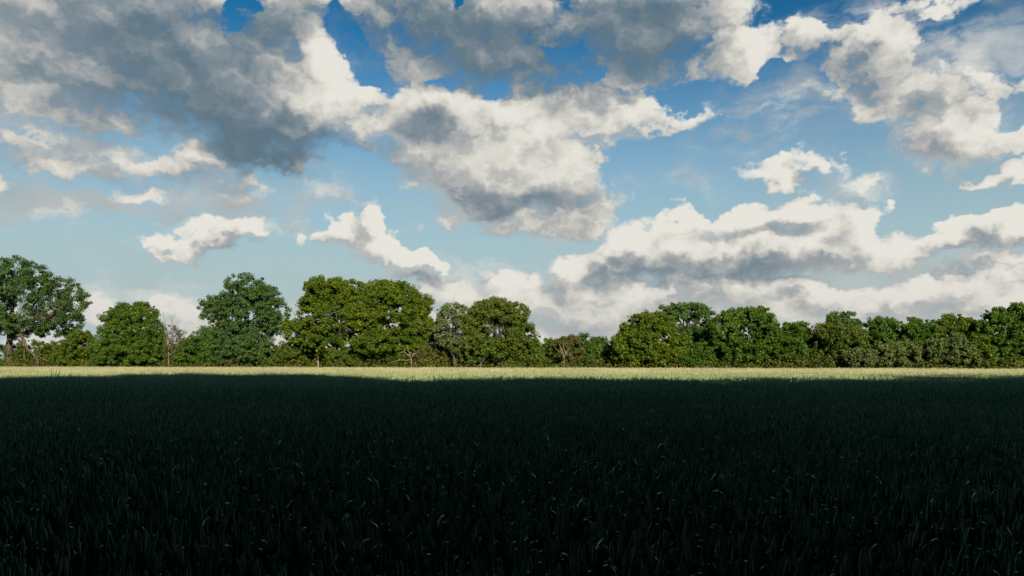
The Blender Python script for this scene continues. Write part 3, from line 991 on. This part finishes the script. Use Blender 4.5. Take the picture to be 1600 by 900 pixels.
tree('willow_bush', 'silvery grey-green willow bush lowest in front of right woodland', 'bush', 1390, 1.5, [(1412, 555, 30, 22), (1345, 560, 24, 16), (1375, 556, 24, 18), (1395, 548, 20, 14)], 'silver', 0, leaf=.13, clump=.45, per=70, fill=.85)
tree('willow_bush', 'pale grey-green bush left of the dark tree at right edge', 'bush', 1490, 2, [(1485, 545, 40, 24), (1465, 555, 28, 18), (1505, 555, 30, 22)], 'silver', 0, leaf=.13, clump=.48, per=75, fill=.85)
tree('oak_tree', 'large dark oak cut by the right picture edge', 'tree', 1572, 4,
     [(1578, 520, 44, 34), (1562, 494, 26, 14), (1600, 488, 22, 18), (1540, 535, 24, 34), (1580, 550, 56, 28), (1625, 520, 36, 40)], 'green', 8, .3, leaf=.17, clump=.62, per=92, fill=.95, limbs=3)
tree('hawthorn_bush', 'yellow-flecked bush at foot of right-edge oak', 'bush', 1535, 1.5, [(1535, 555, 22, 22), (1530, 535, 13, 14)], 'oak', 0, leaf=.15, clump=.48, per=70)
# beyond the picture on both sides, so that a step sideways still meets trees
for (px_, mt, lb) in ((-90, 'green', 'green oak beyond the left picture edge'), (-190, 'oak', 'yellow-green oak far beyond the left picture edge'),
                      (1690, 'olive', 'olive oak beyond the right picture edge'), (1790, 'green', 'green oak far beyond the right picture edge')):
    tree('oak_tree', lb, 'tree', px_, 4, [(px_, 510, 52, 44), (px_ + 20, 535, 52, 34), (px_ - 25, 545, 44, 26)], mt, 8, .3, leaf=.26, clump=.9, per=60, limbs=2)

# undergrowth along the foot of the tree line: nobody could count it
P, N = [], []
for q in range(1500):
    s_ = rng.uniform(-60, 1660)
    e = edge_point(s_)
    bk = rng.uniform(.6, 5.0)
    hgt = rng.uniform(.6, 1.9) * (1 + .25 * bk / 5) * (1.15 + .35 * math.sin(s_ * .021) + .2 * math.sin(s_ * .0573))
    c = np.array([e[0] + ENRM[0] * bk, e[1] + ENRM[1] * bk, hgt * .5])
    m_ = 55
    d = norm(rng.normal(size=(m_, 3)))
    P.append(c + d * np.array([.75, .7, hgt * .5]) * rng.uniform(.5, 1.1, (m_, 1)))
    N.append(norm(d + rng.normal(0, .6, (m_, 3)) + np.array([0, 0, .25])))
P, N = np.concatenate(P), np.concatenate(N)
keep = P[:, 2] > .03
v, f = leaf_quads(P[keep], N[keep], .15)
ug = link('undergrowth', mesh_from('undergrowth', v, f, [leaf_material('undergrowth_leaves', (0.020, 0.048, 0.010), (0.092, 0.104, 0.018), scale=.12)]))
ug['kind'] = 'stuff'
ug['label'] = 'brambles and rough growth along the foot of the trees'
ug['category'] = 'undergrowth'

# far woodland that closes the gaps between the trunks
P, N = [], []
for q in range(1100):
    s_ = rng.uniform(-200, 1800)
    e = edge_point(s_)
    bk = rng.uniform(26, 44)
    hgt = (4.7 + .9 * math.sin(s_ * .013) + .7 * math.sin(s_ * .041 + 1)) * rng.uniform(.75, 1.15)
    m_ = 60
    d = norm(rng.normal(size=(m_, 3)))
    P.append(np.array([e[0] + ENRM[0] * bk, e[1] + ENRM[1] * bk, hgt * .5]) + d * np.array([1.9, 1.9, hgt * .55]) * rng.uniform(.7, 1.1, (m_, 1)))
    N.append(norm(d + rng.normal(0, .6, (m_, 3))))
P, N = np.concatenate(P), np.concatenate(N)
keep = P[:, 2] > .03
v, f = leaf_quads(P[keep], N[keep], .36)
fw = link('far_woodland', mesh_from('far_woodland', v, f, [M['green']]))
fw['kind'] = 'stuff'
fw['label'] = 'low dark woodland closing the gaps behind the tree line'
fw['category'] = 'woodland'

# ------------------------------------------------------------------ waymark post
D = edge_dist(497) + .6
s = D / F
post = thing('waymark_post', 'thin pale post with dark top before the twin oaks', 'post', ((497 - 800) * s, D, 0))
h1, h2 = CAMZ + (HZ - 563) * s, CAMZ + (HZ - 556.5) * s
v, f = tube([(0, 0, -.1), (0, 0, h1 * .5), (0, 0, h1)], [.06, .055, .055], 8)
link('shaft', mesh_from('shaft', v, f, [M['white']]), post)
v, f = tube([(0, 0, h1), (0, 0, h1 + .08), (0, 0, h2 - .15), (0, 0, h2)], [.07, .12, .11, .02], 8)
link('finial', mesh_from('finial', v, f, [M['rust']]), post)

# ------------------------------------------------------------------ tall grass standing above the crop
gd = 45.0
gs = gd / F
gr = thing('tall_grass', 'few tall dark grass stems rising above the wheat at left', 'grass', ((82 - 800) * gs, gd, 0))
for (x0, x1, y1) in ((78, 80, 575), (80, 89, 576), (82, 93, 578), (84, 92, 582), (107, 113, 581), (105, 109, 583)):
    zt = CAMZ + (HZ - y1) * gs
    a = np.array([(x0 - 82) * gs, 0, .0])
    b3 = np.array([(x1 - 82) * gs, rng.uniform(-.1, .1), zt])
    pth = wiggle(a, b3, 6, .015)
    v, f = tube(pth, np.array([.006, .006, .007, .012, .016, .004]), 5)
    link('stem', mesh_from('stem', v, f, [M['wblade']], smooth=True), gr)

# ------------------------------------------------------------------ trees behind the viewpoint that shade the near field
tan_el = math.tan(math.radians(SUN_EL))
ldir = np.array([math.sin(sa), math.cos(sa)])     # way the shadows fall
# shadow edge in the photograph: pixel column, pixel row
EDGE = [(-340, 589), (-220, 587), (-110, 588), (0, 589), (90, 588), (180, 586), (270, 584.5), (360, 584), (450, 584.5), (525, 586), (590, 594), (665, 595), (740, 594.5),
        (830, 592), (910, 590), (990, 588.5), (1070, 590), (1130, 596), (1200, 599), (1270, 590), (1350, 588), (1440, 587), (1530, 587.5), (1620, 588), (1720, 590)]
row = []
for q, (ex, ey) in enumerate(EDGE):
    d = (CAMZ - CANOPY) * F / (ey - HZ)
    X, Y = (ex - 800) / F * d, d
    dist = (Y + 8.0) / ldir[1]
    row.append((X - ldir[0] * dist, CANOPY + dist * tan_el - .3))
row.sort()
full = [row[0]]
for a, b4 in zip(row, row[1:]):
    n_ = int((b4[0] - a[0]) / 3.3)
    for q in range(1, n_ + 1):
        full.append((a[0] + (b4[0] - a[0]) * q / (n_ + 1), min(a[1], b4[1]) - .2))
    full.append(b4)
protos = []
for q in range(3):
    Pp, Nn, Cc = crown_points([((0, 0, 15.5), (3.5, 3.2, 4.5)), ((0, 0, 8.0), (3.6, 3.6, 7.5)), ((0, 0, 12.0), (3.3, 3.3, 6.0))], 1.1, 46, .95, .35)
    kk = Pp[:, 2] > .1
    v, f = leaf_quads(Pp[kk], Nn[kk], .46)
    cm = mesh_from('crown', v, f, [M['green']])
    v, f = tube(wiggle((0, 0, -.1), (0, 0, 17.0), 7, .02), np.linspace(.45, .08, 7), 8)
    protos.append((cm, mesh_from('trunk', v, f, [M['bark']], smooth=True)))
for q, (xb, H) in enumerate(full):
    H += rng.uniform(-3.0, 1.2)
    r = thing('shade_tree', 'tall oak in the row behind the viewpoint that shades the near wheat', 'tree', (xb, -8.0, 0), 'trees behind the viewpoint')
    r.scale = (1, 1, H / 20.0)
    r.rotation_euler = (0, 0, q * 1.9)
    link('crown', protos[q % 3][0], r)
    link('trunk', protos[q % 3][1], r)
for q in range(26):  # unseen row added to stop sun leaking between the front trees
    r = thing('shade_tree', 'unseen lower oak added behind the first row to block sun on the near wheat', 'tree', (-44 + q * 3.3, -12.0, 0), 'added second row behind the viewpoint')
    r.scale = (1, 1, .62)
    r.rotation_euler = (0, 0, q * 2.3)
    link('crown', protos[q % 3][0], r)
    link('trunk', protos[q % 3][1], r)
# unseen boughs added overhead to deepen the shade on the nearest wheat
for q, xo in enumerate((-28, -21, -14, -7.5, -1.5, 4.5, 11, 18, 25)):
    r = thing('overhead_blocker', 'unseen oak added over the viewpoint to darken the near wheat', 'tree', (xo, -5.0, 0), 'added trees over the viewpoint')
    Pp, Nn, Cc = crown_points([((0, 3.2, 9.8), (5.4, 6.4, 4.6)), ((0, -.5, 6.0), (4.5, 3.4, 5.6))], 1.1, 46, .9, .35)
    kk = Pp[:, 2] > .1
    v, f = leaf_quads(Pp[kk], Nn[kk], .42)
    link('crown', mesh_from('crown', v, f, [M['green']]), r)
    v, f = tube(wiggle((0, 0, -.1), (0, .5, 10.0), 7, .02), np.linspace(.5, .1, 7), 8)
    link('trunk', mesh_from('trunk', v, f, [M['bark']], smooth=True), r)
